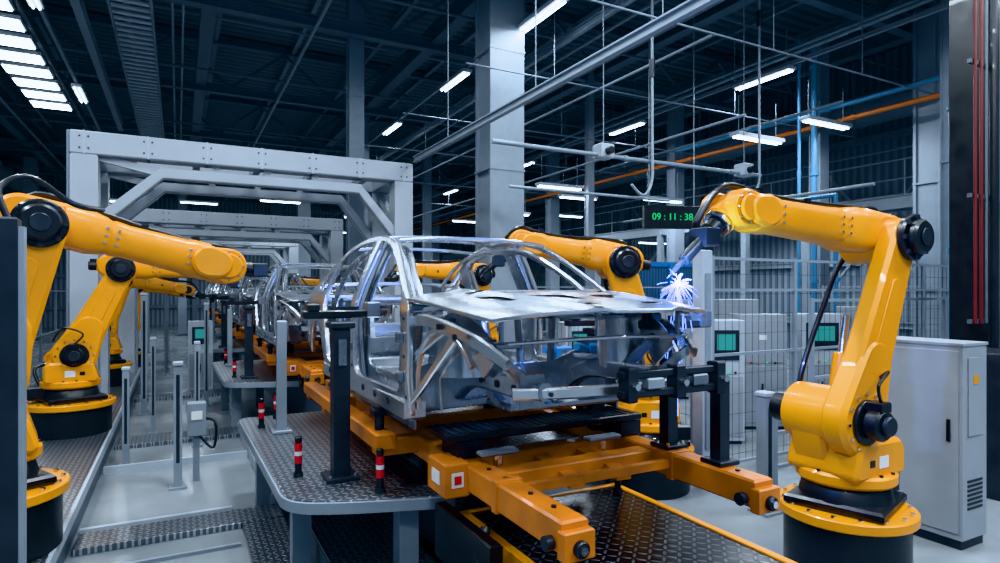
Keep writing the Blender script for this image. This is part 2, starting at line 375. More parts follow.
# ---------------------------------------------------------------- robot
def robot(base,yaw,sh,el,wr,tip,side=1,riser=.45,full=True,name='robot_arm',rr=.54,wk=1.0):
    b=B(); b.M=Matrix.Translation(base)@Matrix.Rotation(yaw,4,'Z'); s=side
    S,E,W,T=[V((p[0],0,p[1])) for p in (sh,el,wr,tip)]
    b.cyl((0,0,0),(0,0,riser-.08),rr-.05,BLK,n=40,ch=.01); b.cyl((0,0,riser-.08),(0,0,riser),rr,YEL,n=40,ch=.01)
    for i in range(16):
        a=i*math.pi/8; b.cyl(((rr-.05)*math.cos(a),(rr-.05)*math.sin(a),riser),((rr-.05)*math.cos(a),(rr-.05)*math.sin(a),riser+.02),.018,CHR,n=6)
    b.box((0,0,riser+.04),(.7,.7,.08),BLK,0.3,.02); b.cyl((0,0,riser+.06),(0,0,riser+.2),.34,BLK,r2=.31,n=32,ch=.015)
    b.box((-.36,0,riser+.14),(.24,.3,.18),BLK,None,.02)
    zt=riser+.2
    b.cyl((0,0,zt),(0,0,zt+.1),.36,YEL,n=36,ch=.02)
    for i in range(14):
        a=i*math.pi/7; b.cyl((.335*math.cos(a),.335*math.sin(a),zt+.1),(.335*math.cos(a),.335*math.sin(a),zt+.115),.014,DRK,n=6)
    hh=S.z-zt
    def yy(a,c): a*=s;c*=s; return (min(a,c),max(a,c))
    b.hull([(-.26,zt+.14,.06),(.24,zt+.14,.06),(S.x+.02,S.z-.02,.2),(-.2,zt+hh*.62,.1)],*yy(-.24,.05),YEL,.03)
    b.hull([(-.25,zt+.12,.05),(.28,zt+.12,.05),(.2,zt+.28,.08),(-.2,zt+.26,.1)],-.3,.3,YEL,.03)
    b.hull([(-.05,zt+.2,.1),(.12,zt+.2,.1),(S.x+.02,S.z-.1,.14)],*yy(.0,.22),YEL,.03)
    b.cyl((S.x,-.3*s,S.z),(S.x,.1*s,S.z),.235,YEL,n=36,ch=.02)
    b.cyl((S.x,-.3*s,S.z),(S.x,-.5*s,S.z),.12,BLK,n=24,ch=.02)
    b.hull([(S.x,S.z,.275),(S.x+(E.x-S.x)*.3,S.z+(E.z-S.z)*.3,.19)],*yy(.07,.27),YEL,.035)
    b.hull([(S.x,S.z,.23),(E.x,E.z,.155)],*yy(.09,.25),YEL,.03)
    b.hull([(S.x+(E.x-S.x)*.32,S.z+(E.z-S.z)*.32,.085),(S.x+(E.x-S.x)*.72,S.z+(E.z-S.z)*.72,.065)],*yy(.245,.262),YEL,.006)
    b.cyl((S.x,.26*s,S.z),(S.x,.30*s,S.z),.17,BLK,n=30,ch=.01)
    b.cyl((S.x,.3*s,S.z),(S.x,.42*s,S.z),.12,BLK,n=24,ch=.02); b.cyl((S.x,.42*s,S.z),(S.x,.46*s,S.z),.075,DRK,n=20,ch=.01)
    b.box((S.x,.36*s,S.z+.13),(.12,.12,.08),BLK,None,.01)
    b.tube(smooth([(S.x,.38*s,S.z+.16),(S.x+.1,.42*s,S.z+.3),(S.x-.12,.36*s,S.z+.38),(S.x-.25,.1*s,S.z+.2)],5),.012,BLK)
    for i in range(12):
        q=i*math.pi/6; b.cyl((S.x+.215*math.cos(q),.25*s,S.z+.215*math.sin(q)),(S.x+.215*math.cos(q),.285*s,S.z+.215*math.sin(q)),.014,CHR,n=6)
    d=(E-S)
    if full:
        p0=V((S.x-.28,-.16*s,S.z-.05)); p1=S+d*.55+V((-.12,-.16*s,0))
        b.cyl(p0,p0+(p1-p0)*.62,.07,YEL,n=20,ch=.01); b.cyl(p0+(p1-p0)*.6,p1,.035,CHR,n=14)
        b.cyl(p0+V((0,-.06,0)),p0+V((0,.06,0)),.085,YEL,n=20); b.hull([(S.x,S.z,.12),(p0.x,p0.z,.07)],*yy(-.25,-.1),YEL,.01)
    f=(W-E); L=f.length; f.normalize(); u=V((-f.z,0,f.x)); 
    if u.z<0: u=-u
    b.cyl((E.x,-.22*s,E.z),(E.x,.1*s,E.z),.2,YEL,n=32,ch=.02)
    C=E+u*.05
    b.hull([(C.x-f.x*.16,C.z-f.z*.16,.17),(C.x+f.x*.25,C.z+f.z*.25,.17)],*yy(-.22,.08),YEL,.03)
    q0=E-f*.03
    b.cyl((q0.x,.24*s,q0.z),(q0.x,.30*s,q0.z),.185,BLK,n=36,ch=.015)
    b.cyl((q0.x,.30*s,q0.z),(q0.x,.37*s,q0.z),.14,BLK,n=30,ch=.02)
    b.cyl((q0.x,.37*s,q0.z),(q0.x,.385*s,q0.z),.07,DRK,n=24,ch=.005)
    for i in range(8):
        q=i*math.pi/4; b.box((q0.x+.16*math.cos(q),.305*s,q0.z+.16*math.sin(q)),(.035,.03,.035),DRK)
    for k,yo in enumerate((-.12,.0)):
        p=C-f*.26+V((0,yo*s,0)); b.cyl(p,p-f*.16,.065,BLK,n=20,ch=.012); b.box(p-f*.1+u*.07,(.08,.08,.05),BLK)
    def sec(p,w,h):
        o=[]
        for i in range(24):
            q=2*math.pi*i/24; cc,ss=math.cos(q),math.sin(q)
            o.append(p+V((0,1,0))*(w*math.copysign(abs(cc)**.6,cc))+u*(h*math.copysign(abs(ss)**.6,ss)))
        return o
    st=[(.08,.18,.175),(.22,.18,.18),(.29,.155,.16),(.32,.14,.14),(.34,.15,.15),(.42,.145,.14),(.74,.115*wk,.11*wk),(.78,.125*wk,.12*wk),(.88,.125*wk,.12*wk),(.9,.1*wk,.1*wk)]
    o0=V((0,-.05*s,0))
    b.rings([sec(E+o0+f*(L*t)+u*(.05*(1-t)),w,h) for t,w,h in st],YEL)
    for t in (.3,.36,.76): 
        for dz in (-.06,.0,.06):
            p=E+o0+f*(L*t)+u*(.05*(1-t)+dz); hw=.147 if t<.5 else .118*wk
            b.cyl(p+V((0,hw*s*.97,0)),p+V((0,(hw+.012)*s,0)),.012,CHR,n=6)
    b.box(E+o0+f*(L*.55)+u*.02+V((0,.128*s,0)),(.10,.006,.04),BLK)
    k=wk
    b.hull([(W.x-f.x*.14,W.z-f.z*.14,.10*k),(W.x,W.z,.115*k)],*yy(-.19*k,-.1*k),YEL,.015)
    b.hull([(W.x-f.x*.14,W.z-f.z*.14,.10*k),(W.x,W.z,.115*k)],*yy(0,.10*k),YEL,.015)
    b.hull([(W.x-f.x*.18,W.z-f.z*.18,.1*k),(W.x-f.x*.1,W.z-f.z*.1,.09*k)],-.14*k,.14*k,YEL,.02)
    b.cyl((W.x,.10*s*k,W.z),(W.x,(.10*k+.03)*s,W.z),.08*k,BLK if k<1.1 else YEL,n=20,ch=.01)
    for i in range(8):
        q=i*math.pi/4; b.cyl((W.x+.09*k*math.cos(q),.095*s*k,W.z+.09*k*math.sin(q)),(W.x+.09*k*math.cos(q),(.10*k+.012)*s,W.z+.09*k*math.sin(q)),.009,CHR,n=6)
    g=(T-W); g.normalize(); W2=W+V((0,-.05*s,0))
    b.cyl(W2-g*.06,W2+g*.14,.095*k,YEL,n=22,ch=.015); b.cyl(W2+g*.14,W2+g*.18,.1,CHR,n=24,ch=.006); b.cyl(W2+g*.18,W2+g*.27,.07,BLK,n=20,ch=.01)
    TT=T+V((0,-.05*s,0)); G=(TT-W2).length
    p=W2+g*.27
    b.box(p+g*.05,(.13,.16,.13),BLK,None,.01); b.cyl(p,W2+g*(G*.75),.04,BLK,n=14); b.cyl(W2+g*(G*.7),TT-g*.04,.024,BLK,r2=.014,n=12); b.cyl(TT-g*.06,TT,.006,CHR,n=6)
    top=[E-f*.3+u*.02+V((0,-.1*s,0)),E-f*.1+u*.25,E+f*.2+u*.245,E+f*(L*.5)+u*.19,E+f*(L*.8)+u*.17,W+u*.17+f*.05,W2+g*.12+f*.14,p+f*.02]
    b.tube(smooth([q+V((0,-.06*s,0)) for q in top],6),.018,BLK)
    b.tube(smooth([q+V((0,-.1*s,0))-u*.01 for q in top],6),.014,BLK)
    for t in (.2,.5,.8): b.box(E+f*(L*t)+u*.18+V((0,-.08*s,0)),(.05,.1,.07),BLK)
    cb=[(-.35,-.1*s,riser+.2),(-.42,-.2*s,riser+.45),(S.x-.2,-.30*s,S.z-.1),(S.x-.05,-.32*s,S.z+.2),tuple(S+d*.6+V((.06,-.27*s,0))),tuple(E+V((.02,-.26*s,-.15))),tuple(E-f*.3+V((0,-.15*s,0)))]
    b.tube(smooth(cb,6),.022,BLK)
    b.box((.0,.3*s,zt+.2),(.12,.01,.09),LAB); b.box((.14,.3*s,zt+.2),(.06,.008,.05),BLK)
    return b.obj(name)
robot((4.72,3.01,0),math.pi,(.17,1.31),(-.41,2.72),(1.25,2.87),(1.84,2.38),side=1,riser=.6,rr=.5,wk=1.15)
robot((-1.3,5.9,.3),math.radians(11),(.0,1.35),(.36,2.50),(1.72,2.22),(2.2,2.18),side=-1,riser=.5,wk=1.4)
robot((-1.33,10.4,.3),math.radians(5),(.05,1.1),(.62,2.3),(1.9,2.3),(2.25,2.0),side=-1,wk=1.2)
robot((-1.4,15.3,.3),math.radians(0),(.0,1.2),(.4,2.2),(1.6,2.0),(2.0,1.8),side=-1,full=False)
robot((-1.4,21.5,0),math.radians(10),(.1,1.2),(.3,2.4),(1.5,2.2),(2.0,2.0),side=-1,full=False)
robot((4.85,5.5,0),math.radians(160),(.05,1.3),(.38,2.62),(1.5,2.84),(1.95,2.45),side=1,riser=.5,wk=1.2)
robot((4.7,9.5,0),math.radians(185),(.05,1.3),(.2,2.55),(1.45,2.62),(1.9,2.3),side=1,riser=.5)
robot((4.9,15.8,0),math.radians(180),(.05,1.3),(-.1,2.55),(1.25,2.5),(1.7,2.2),side=1,full=False)
robot((4.8,21.5,0),math.radians(180),(.05,1.3),(-.1,2.45),(1.25,2.6),(1.7,2.2),side=1,full=False)
# ---------------------------------------------------------------- car body
def roundpoly(c,r=.05,n=5):
    out=[]; N=len(c)
    for i in range(N):
        q=c[i]; rr=q[2] if len(q)>2 else r
        p=V(q[:2]); a=V(c[i-1][:2])-p; d=V(c[(i+1)%N][:2])-p
        k=min(rr,a.length*.48,d.length*.48); a=p+a.normalized()*k; d=p+d.normalized()*k
        for j in range(n+1):
            t=j/n; out.append((1-t)**2*a+2*t*(1-t)*p+t*t*d)
    return out
def sheet(b,outer,holes,thick,mapf,m,cutx=(),cuty=(),bev=.006):
    cu=bpy.data.curves.new('tmp','CURVE'); cu.dimensions='2D'; cu.fill_mode='BOTH'; cu.extrude=thick/2; cu.bevel_depth=bev; cu.bevel_resolution=1
    for pl in [outer]+holes:
        sp=cu.splines.new('POLY'); sp.points.add(len(pl)-1); sp.use_cyclic_u=True
        for i,p in enumerate(pl): sp.points[i].co=(p[0],p[1],0,1)
    ob=bpy.data.objects.new('tmp',cu); sc.collection.objects.link(ob); bpy.context.view_layer.update()
    dg=bpy.context.evaluated_depsgraph_get(); me=ob.evaluated_get(dg).to_mesh()
    t=bmesh.new(); t.from_mesh(me); ob.evaluated_get(dg).to_mesh_clear(); bpy.data.objects.remove(ob)
    bmesh.ops.remove_doubles(t,verts=t.verts[:],dist=.0004)
    for x in cutx: bmesh.ops.bisect_plane(t,geom=t.verts[:]+t.edges[:]+t.faces[:],plane_co=(x,0,0),plane_no=(1,0,0))
    for y in cuty: bmesh.ops.bisect_plane(t,geom=t.verts[:]+t.edges[:]+t.faces[:],plane_co=(0,y,0),plane_no=(0,1,0))
    mp={}
    for v in t.verts: mp[v]=b.v(mapf(v.co.x,v.co.y,v.co.z))
    for f in t.faces: b.f([mp[v] for v in f.verts],m)
    t.free()
def xs(y,z):
    x=.87-.03*max(0,(.25-z)/.25)
    if z>.62: x-=.5*(z-.62)**2/(z-.62+.16)
    return x-.055*((y-1.4)/1.9)**2
arch=[(2.75+.37*math.cos(a),.12+.37*math.sin(a),.02) for a in [math.radians(q) for q in range(0,181,15)]]
outer=roundpoly([(-.03,.0),(-.06,.42),(-.05,.70,.06),(.32,.93,.1),(.74,1.17,.15),(1.15,1.245,.2),(1.65,1.25,.2),(2.15,1.185,.2),(2.62,1.02,.2),(3.0,.86,.1),(3.32,.82,.06),(3.4,.55,.1),(3.33,.22,.08),(3.16,.12,.02)]+arch[1:-1]+[(2.37,.02,.05)],.04)
h1=roundpoly([(.10,.13,.1),(.05,.60,.08),(.14,.78,.06),(.42,.96,.1),(.80,1.145,.12),(1.1,1.205,.05),(1.155,1.20,.05),(1.15,.13,.1)],.08)
h2=roundpoly([(1.25,.13,.1),(1.26,1.21,.06),(1.65,1.212,.1),(2.05,1.16,.1),(2.34,1.07,.08),(2.38,.80,.08),(2.34,.58,.1),(2.22,.38,.1),(2.16,.13,.08)],.08)
h3=roundpoly([(2.46,.80,.04),(2.43,1.02,.04),(2.66,.94,.05),(2.86,.84,.03),(2.8,.79,.03)],.03)
h4=roundpoly([(3.2,.30,.03),(3.24,.6,.03),(3.3,.6,.03),(3.27,.3,.03)],.03)
def car():
    b=B()
    cy=[i*.15 for i in range(0,23)]; cz=[.12,.25,.4,.5,.6,.68,.76,.84,.92,1.0,1.08,1.16]
    for sg in (-1,1):
        sheet(b,outer,[h1,h2,h3,h4],.03,lambda p,q,t:(sg*(xs(p,q)+t),p,q),STL,cy,cz,.005)
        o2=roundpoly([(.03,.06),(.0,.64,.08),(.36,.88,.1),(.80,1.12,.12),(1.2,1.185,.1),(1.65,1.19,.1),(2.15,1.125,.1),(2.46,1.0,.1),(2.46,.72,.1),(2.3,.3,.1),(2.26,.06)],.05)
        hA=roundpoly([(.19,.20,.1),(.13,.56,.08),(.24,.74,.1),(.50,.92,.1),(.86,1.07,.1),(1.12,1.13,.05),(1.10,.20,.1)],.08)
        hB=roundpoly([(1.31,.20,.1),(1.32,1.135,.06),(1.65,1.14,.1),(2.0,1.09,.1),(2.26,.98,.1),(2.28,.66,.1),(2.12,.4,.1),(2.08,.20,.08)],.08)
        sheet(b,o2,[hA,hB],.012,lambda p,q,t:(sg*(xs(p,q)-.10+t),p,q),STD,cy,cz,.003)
        b.bb(min(sg*.72,sg*.865),max(sg*.72,sg*.865),-.02,2.36,-.03,.11,STL,.02)
        b.beam((sg*.80,-.05,-.05),(sg*.80,2.35,-.05),.015,.06,STD)
        for y in (.3,.62,.94,1.5,1.82,2.1): b.cyl((sg*.862,y,.055),(sg*.87,y,.055),.024,DRK,n=14)
        for y,z in ((.0,.12),(.0,.38),(.0,.62),(1.2,.2),(1.2,.5),(1.2,.8)): b.cyl((sg*(xs(y,z)+.019),y,z),(sg*(xs(y,z)+.024),y,z),.012,DRK,n=10)
        for y,z in ((.03,.25),(.03,.5),(1.2,.35),(1.2,.62)): b.box((sg*.88,y,z),(.035,.05,.07),STD,None,.008)
        b.sweep(smooth([(sg*.70,.05,.66),(sg*.655,.33,.87),(sg*.555,.78,1.10),(sg*.53,1.2,1.165),(sg*.53,1.7,1.165),(sg*.535,2.2,1.09),(sg*.56,2.65,.93),(sg*.6,2.95,.8)],6),rsec(.04,.035,.3),STL)
        b.sweep(smooth([(sg*.80,.0,.60),(sg*.79,-.22,.62),(sg*.76,-.5,.585),(sg*.71,-.78,.52),(sg*.64,-.97,.42)],6),rsec(.05,.075),STL)
        for y,z in ((-.2,.625),(-.45,.59),(-.68,.545)): b.cyl((sg*.80,y,z),(sg*.815,y,z),.018,DRK,n=12)
        b.sweep(smooth([(sg*.80,-.02,.36),(sg*.77,-.18,.46),(sg*.74,-.38,.56)],6),rsec(.035,.05),STL)
        b.sweep(smooth([(sg*.82,-.03,.10),(sg*.80,-.16,.2),(sg*.77,-.34,.36),(sg*.74,-.56,.54)],6),rsec(.03,.05),STL)
        b.sweep(smooth([(sg*.5,.5,.0),(sg*.46,.2,.05),(sg*.45,-.05,.2),(sg*.46,-.3,.26),(sg*.47,-.92,.27)],6),rsec(.085,.12,.15),STL)
        for y in (-.2,-.4,-.6,-.8): b.cyl((sg*.512,y,.265),(sg*.516,y,.265),.022,DRK,n=12)
        b.box((sg*.47,-.92,.27),(.15,.015,.16),STD); b.sweep([(sg*.47,-.92,.27),(sg*.47,-1.06,.28)],rsec(.08,.09),STD)
        b.cyl((sg*.58,-.36,.28),(sg*.57,-.33,.60),.17,STL,r2=.13,n=28); b.cyl((sg*.57,-.33,.59),(sg*.57,-.33,.63),.11,STD,n=26); b.cyl((sg*.57,-.33,.62),(sg*.57,-.33,.64),.05,BLK,n=16)
        for i in range(3): b.cyl((sg*.57+.08*math.cos(i*2.1),-.33+.08*math.sin(i*2.1),.62),(sg*.57+.08*math.cos(i*2.1),-.33+.08*math.sin(i*2.1),.645),.01,DRK,n=8)
        b.sweep(smooth([(sg*.66,-.04,.05),(sg*.68,-.07,.3),(sg*.67,-.2,.50),(sg*.66,-.4,.56),(sg*.64,-.62,.5),(sg*.62,-.74,.38)],6),rsec(.22,.012,.1),STL,up=(sg,0,0.001))
        b.sweep(smooth([(sg*.775,-.04,.05),(sg*.79,-.07,.3),(sg*.78,-.2,.505),(sg*.77,-.4,.565),(sg*.75,-.62,.505),(sg*.73,-.74,.385)],6),rsec(.03,.03,.1),STL,up=(sg,0,0.001))
        b.beam((sg*.47,-.55,.3),(sg*.68,-.62,.52),.04,.06,STD); b.beam((sg*.47,-.85,.3),(sg*.66,-.93,.45),.03,.05,STL)
        b.box((sg*.56,-.78,.5),(.14,.12,.03),STD,None,.006); b.box((sg*.4,-.2,.34),(.1,.16,.03),STL,None,.006)
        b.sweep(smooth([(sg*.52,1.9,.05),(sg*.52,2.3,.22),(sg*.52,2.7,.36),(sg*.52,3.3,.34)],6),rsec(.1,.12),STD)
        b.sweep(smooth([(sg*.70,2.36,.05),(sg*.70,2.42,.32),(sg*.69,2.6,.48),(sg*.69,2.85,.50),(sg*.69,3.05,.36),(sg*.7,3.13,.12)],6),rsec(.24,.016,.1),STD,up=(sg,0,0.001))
        b.cyl((sg*.6,2.75,.45),(sg*.6,2.75,.72),.1,STD,n=18)
        b.sweep(smooth([(sg*(xs(1.2,.05)-.06),1.2,.05),(sg*(xs(1.2,.6)-.05),1.2,.6),(sg*(xs(1.2,.9)-.05),1.21,.9),(sg*(xs(1.2,1.2)-.04),1.21,1.2)],6),rsec(.07,.05),STL,up=(sg,0,0))
        b.beam((sg*.6,.1,.3),(sg*.66,.1,.1),.05,.07,STD)
        b.beam((sg*.45,2.38,.7),(sg*.62,2.3,.2),.04,.04,STD)
        b.box((sg*.80,-.04,.69),(.08,.09,.04),STD,None,.01)
    def bow(y,z,w,h,m,crown=.05):
        x=xs(y,z)-.02; b.sweep(smooth([(-x,y,z),(-x*.6,y-crown*.6,z+.022),(0,y-crown,z+.03),(x*.6,y-crown*.6,z+.022),(x,y,z)],5),rsec(w,h),m)
    bow(.76,1.17,.085,.03,STL,.08); bow(1.22,1.225,.06,.022,STL,.0); bow(1.66,1.23,.05,.022,STD,0); bow(2.12,1.18,.08,.03,STL,-.04); bow(2.98,.84,.14,.04,STL,-.03)
    b.sweep(smooth([(-.80,.02,.67),(-.5,-.10,.70),(0,-.15,.71),(.5,-.10,.70),(.80,.02,.67)],6),rsec(.13,.05),STL)
    b.sweep(smooth([(-.76,.18,.60),(0,.14,.62),(.76,.18,.60)],5),rsec(.05,.05),STD)
    for x in (-.3,.05,.35): b.beam((x,.15,.6),(x*.8,.08,.2),.03,.05,STD,up=(0,1,0))
    fw=roundpoly([(-.74,.02),(-.76,.30),(-.5,.36),(-.3,.28),(.3,.28),(.5,.36),(.76,.30),(.74,.02),(.2,.02),(.14,.2),(-.14,.2),(-.2,.02)],.04)
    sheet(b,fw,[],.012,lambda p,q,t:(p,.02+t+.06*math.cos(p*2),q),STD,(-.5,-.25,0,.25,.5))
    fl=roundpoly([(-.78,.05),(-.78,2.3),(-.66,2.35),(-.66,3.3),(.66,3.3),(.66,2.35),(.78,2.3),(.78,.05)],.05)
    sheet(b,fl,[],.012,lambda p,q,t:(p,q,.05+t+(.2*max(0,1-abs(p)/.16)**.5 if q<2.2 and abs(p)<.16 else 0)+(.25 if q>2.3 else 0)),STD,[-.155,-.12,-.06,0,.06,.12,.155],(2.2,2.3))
    for y in (.75,1.3,1.95): b.box((0,y,.12),(1.5,.1,.09),STL,None,.015)
    b.box((0,2.28,.25),(1.3,.05,.16),STD,None,.01); b.box((0,2.4,.71),(1.36,.12,.03),STL,None,.008)
    for x in (-.4,0,.4): b.beam((x,2.28,.3),(x,2.38,.7),.05,.03,STD,up=(0,1,0))
    b.box((0,3.33,.68),(1.36,.06,.12),STL,None,.02); b.box((0,3.35,.34),(1.36,.06,.14),STL,None,.02)
    b.sweep(smooth([(-.62,-.98,.27),(-.4,-1.06,.27),(0,-1.11,.27),(.4,-1.06,.27),(.62,-.98,.27)],5),rsec(.05,.06,.2),STL)
    for x in (-.45,-.3,-.15,0,.15,.3,.45): b.cyl((x,-1.118+abs(x)*.1,.27),(x,-1.13+abs(x)*.1,.27),.012,DRK,n=10)
    b.sweep(smooth([(-.62,-.92,.52),(0,-1.0,.54),(.62,-.92,.52)],5),rsec(.05,.018),STL)
    b.box((0,-.5,.12),(.9,.3,.05),STD,None,.015); b.beam((-.45,-.4,.2),(-.42,-.5,.12),.06,.04,STD); b.beam((.45,-.4,.2),(.42,-.5,.12),.06,.04,STD)
    b.sweep(smooth([(-.55,-.3,.635),(-.3,-.22,.66),(.3,-.22,.66),(.55,-.3,.635)],5),rsec(.035,.02),STL)
    NU,NV=40,20
    def hp(u,v,dz=0):
        y=.02-.14*(1-u*u)-v*(1.05+.10*(1-u*u)-.05*abs(u)**6); w_=.83-.03*v-.07*v**5
        z=.80-.045*v-.05*v**2.2-.030*abs(u)**3+.018*math.exp(-((abs(u)-(.62-.25*v))/.05)**2)-.02*abs(u)**8
        return (u*w_,y,z+dz)
    def cut(i,j):
        a=abs(i+.5-NU/2)
        if j==4 and 3<=a<=14: return True
        if 9<=j<=12 and 2<=a<=3+ (12-j)*1.2+1: return True
        if 9<=j<=12 and 12<=a<=15-(j-9)*.5: return True
        if j==16 and 4<=a<=7: return True
        return False
    for dz,m in ((0,STL),(-.012,STD)):
        G=[[b.v(hp(-1+2*i/NU,j/NV,dz)) for i in range(NU+1)] for j in range(NV+1)]
        for j in range(NV):
            for i in range(NU):
                if cut(i,j): continue
                b.f([G[j][i],G[j][i+1],G[j+1][i+1],G[j+1][i]],m)
    ed=[hp(-1,t/10,-.010) for t in range(11)]+[hp(-1+2*t/24,1,-.012) for t in range(1,25)]+[hp(1,1-t/10,-.010) for t in range(1,11)]
    b.sweep(ed,rsec(.018,.022),STL)
    b.sweep([hp(-1+2*t/16,.02,-.016) for t in range(17)],rsec(.05,.025),STL)
    for sg in (-1,1):
        b.sweep([hp(sg*(.9-.35*t/6),.1+.85*t/6,-.03) for t in range(7)],rsec(.05,.025),STD)
        b.sweep([hp(sg*(.15+.5*t/6),.85-.7*t/6,-.03) for t in range(7)],rsec(.05,.025),STD)
        b.beam((sg*.62,-.86,.53),(sg*.62,-.86,.70),.02,.02,STD,up=(0,1,0)); b.beam((sg*.72,-.02,.66),hp(sg*.9,.06,-.02),.03,.025,STD)
    return b
CX,CY,CZ=2.12,3.68,1.5
c0=car().obj('car_body',ang=38,loc=(CX,CY,CZ))
ST=5.9
for k in range(1,6): dup(c0,'car_body',(CX,CY+ST*k,CZ))
# ---------------------------------------------------------------- skid
b=B()
for x in (1.62,2.90):
    b.bb(x-.075,x+.075,2.32,3.55,1.08,1.24,ORA,.012); b.bb(x-.075,x+.075,3.55,7.35,1.08,1.24,ORA,.012)
    b.bb(x-.085,x+.085,2.28,2.34,1.06,1.20,ORA,.008)
    b.cyl((x-.09,2.38,1.13),(x-.13,2.38,1.13),.035,DRK,n=16); b.cyl((x,2.3,1.12),(x,2.25,1.12),.04,DRK,n=16,ch=.006); b.cyl((x,2.26,1.12),(x,2.24,1.12),.02,CHR,n=12)
    for y in (2.5,2.72,3.0,3.2): b.cyl((x,y,1.24),(x,y,1.25),.014,DRK,n=8)
    b.bb(x-.085,x+.085,2.95,3.0,1.07,1.25,ORA,.004)
for y in (3.22,3.62,4.9,6.3,7.2): b.bb(1.55,2.97,y-.07,y+.07,1.10,1.22,ORA,.01)
b.bb(1.40,1.56,3.34,3.62,1.05,1.26,ORA,.012); b.box((1.48,3.336,1.16),(.08,.006,.09),LAB); b.box((1.48,3.332,1.16),(.045,.006,.05),RED)
b.box((1.396,3.48,1.16),(.006,.12,.08),LAB)
b.bb(1.22,1.36,4.15,6.9,1.17,1.29,ORA,.012); b.bb(2.98,3.12,4.15,6.9,1.17,1.29,ORA,.012)
for y in (4.25,5.2,6.0,6.8): b.bb(1.24,1.6,y-.06,y+.06,1.12,1.24,ORA,.01); b.bb(2.92,3.1,y-.06,y+.06,1.12,1.24,ORA,.01)
for x in (1.29,3.05):
    for y in (4.3,5.7):
        b.cyl((x,y,1.29),(x,y,1.4),.035,DRK,n=14); b.box((x,y,1.42),(.11,.11,.05),DRK,None,.01)
b.beam((1.7,3.0,1.17),(2.82,3.0,1.17),.05,.05,ORA)
for x in (2.1,2.45): b.beam((x,2.98,1.15),(x+.1,3.6,1.15),.1,.06,ORA)
b.bb(1.72,2.8,3.95,6.2,1.12,1.15,DIA)
for x in (1.7,2.55):
    for y in (5.0,6.6): b.bb(x-.05,x+.05,y-.05,y+.05,1.15,1.42,DRK,.01); b.box((x,y,1.44),(.14,.14,.04),GRY,None,.008)
sk=b.obj('transport_skid')
for k in range(1,6): dup(sk,'transport_skid',(0,ST*k,0))
b=B()
b.bb(1.45,2.97,3.42,3.74,1.36,1.41,BLK,.008)
for x in (1.62,2.9): b.bb(x-.09,x+.09,3.45,3.7,1.24,1.36,DRK,.01)
for i in range(24): b.box((1.5+i*.061,3.58,1.412),(.02,.3,.006),DRK)
b.obj('support_pad')
b=B()
for x in (1.75,2.55):
    b.box((x,3.33,1.3),(.26,.08,.03),GRY,None,.008); b.cyl((x,3.33,1.22),(x,3.33,1.3),.03,CHR)
b.obj('clamp_plate')
# ---------------------------------------------------------------- conveyor base
b=B()
b.bb(1.80,3.06,-1.5,3.88,.70,.74,DIB); b.bb(1.74,1.80,-1.5,3.9,.62,.75,YEL,.006); b.bb(3.06,3.12,-1.5,3.9,.62,.75,YEL,.006); b.bb(1.8,3.06,3.86,3.9,.62,.75,YEL,.006)
b.bb(1.78,3.08,-1.5,3.9,0.0,.64,DRK)
for y in [-.5+i*.9 for i in range(5)]: b.bb(1.73,1.78,y,y+.6,.15,.5,MGR,.01); b.bb(3.08,3.13,y,y+.6,.15,.5,MGR,.01)
b.obj('conveyor_lift_table')
b=B()
b.bb(1.78,3.08,3.93,40,0,.7,MGR); b.bb(1.72,1.78,3.93,40,.74,.9,DRK); b.bb(3.1,3.25,3.95,40,.74,.9,DRK)
for i in range(60):
    y=4.1+i*.6; b.cyl((1.74,y,.95),(2.9,y,.95),.05,DRK,n=14); b.bb(1.7,1.74,y-.1,y+.1,.78,1.02,YEL if i%3==0 else MGR,.01)
b.bb(1.50,1.58,2.95,3.75,.55,.9,BLK,.01); b.bb(1.58,1.74,3.0,3.1,.3,.6,BLK,.01); b.tube(smooth([(1.6,3.2,.9),(1.5,3.1,.7),(1.55,3.0,.4),(1.7,3.0,.1)],5),.03,BLK)
b.obj('roller_conveyor')
def plat(y0,y1,name='access_platform'):
    b=B()
    o=roundpoly([(.60,y1,.1),(1.68,y1,.05),(1.68,y0-.22,.06),(1.0,y0,.2),(.64,y0+.18,.25)],.1,8)
    sheet(b,o,[],.03,lambda p,q,t:(p,q,.88+t),DIA,bev=.004)
    o3=[(p[0],p[1],.85) for p in o]; b.sweep(o3,rsec(.04,.08,.1),GRY,closed=True)
    for y in (y0+.6,(y0+y1)/2,y1-.4): b.beam((.66,y,.82),(1.62,y,.82),.08,.08,GRY)
    for x,y in ((.85,y0+.9),(1.42,y0+.05),(.8,y1-.3),(1.42,y1-.3)): b.bb(x-.07,x+.07,y-.07,y+.07,0,.86,GRY,.01)
    return b.obj(name)
p0=plat(4.05,7.2)
for k in range(1,5): dup(p0,'access_platform',(0,ST*k,0))
b=B(); b.bb(.98,1.66,1.2,8.5,.0,.30,MGR,.01); b.bb(.98,1.66,1.2,8.5,.3,.325,DIA); b.obj('lower_walk_plate')
p1=plat(4.05,7.2); p1.scale=(-1,1,1); p1.location=(4.92,.9,-.3)
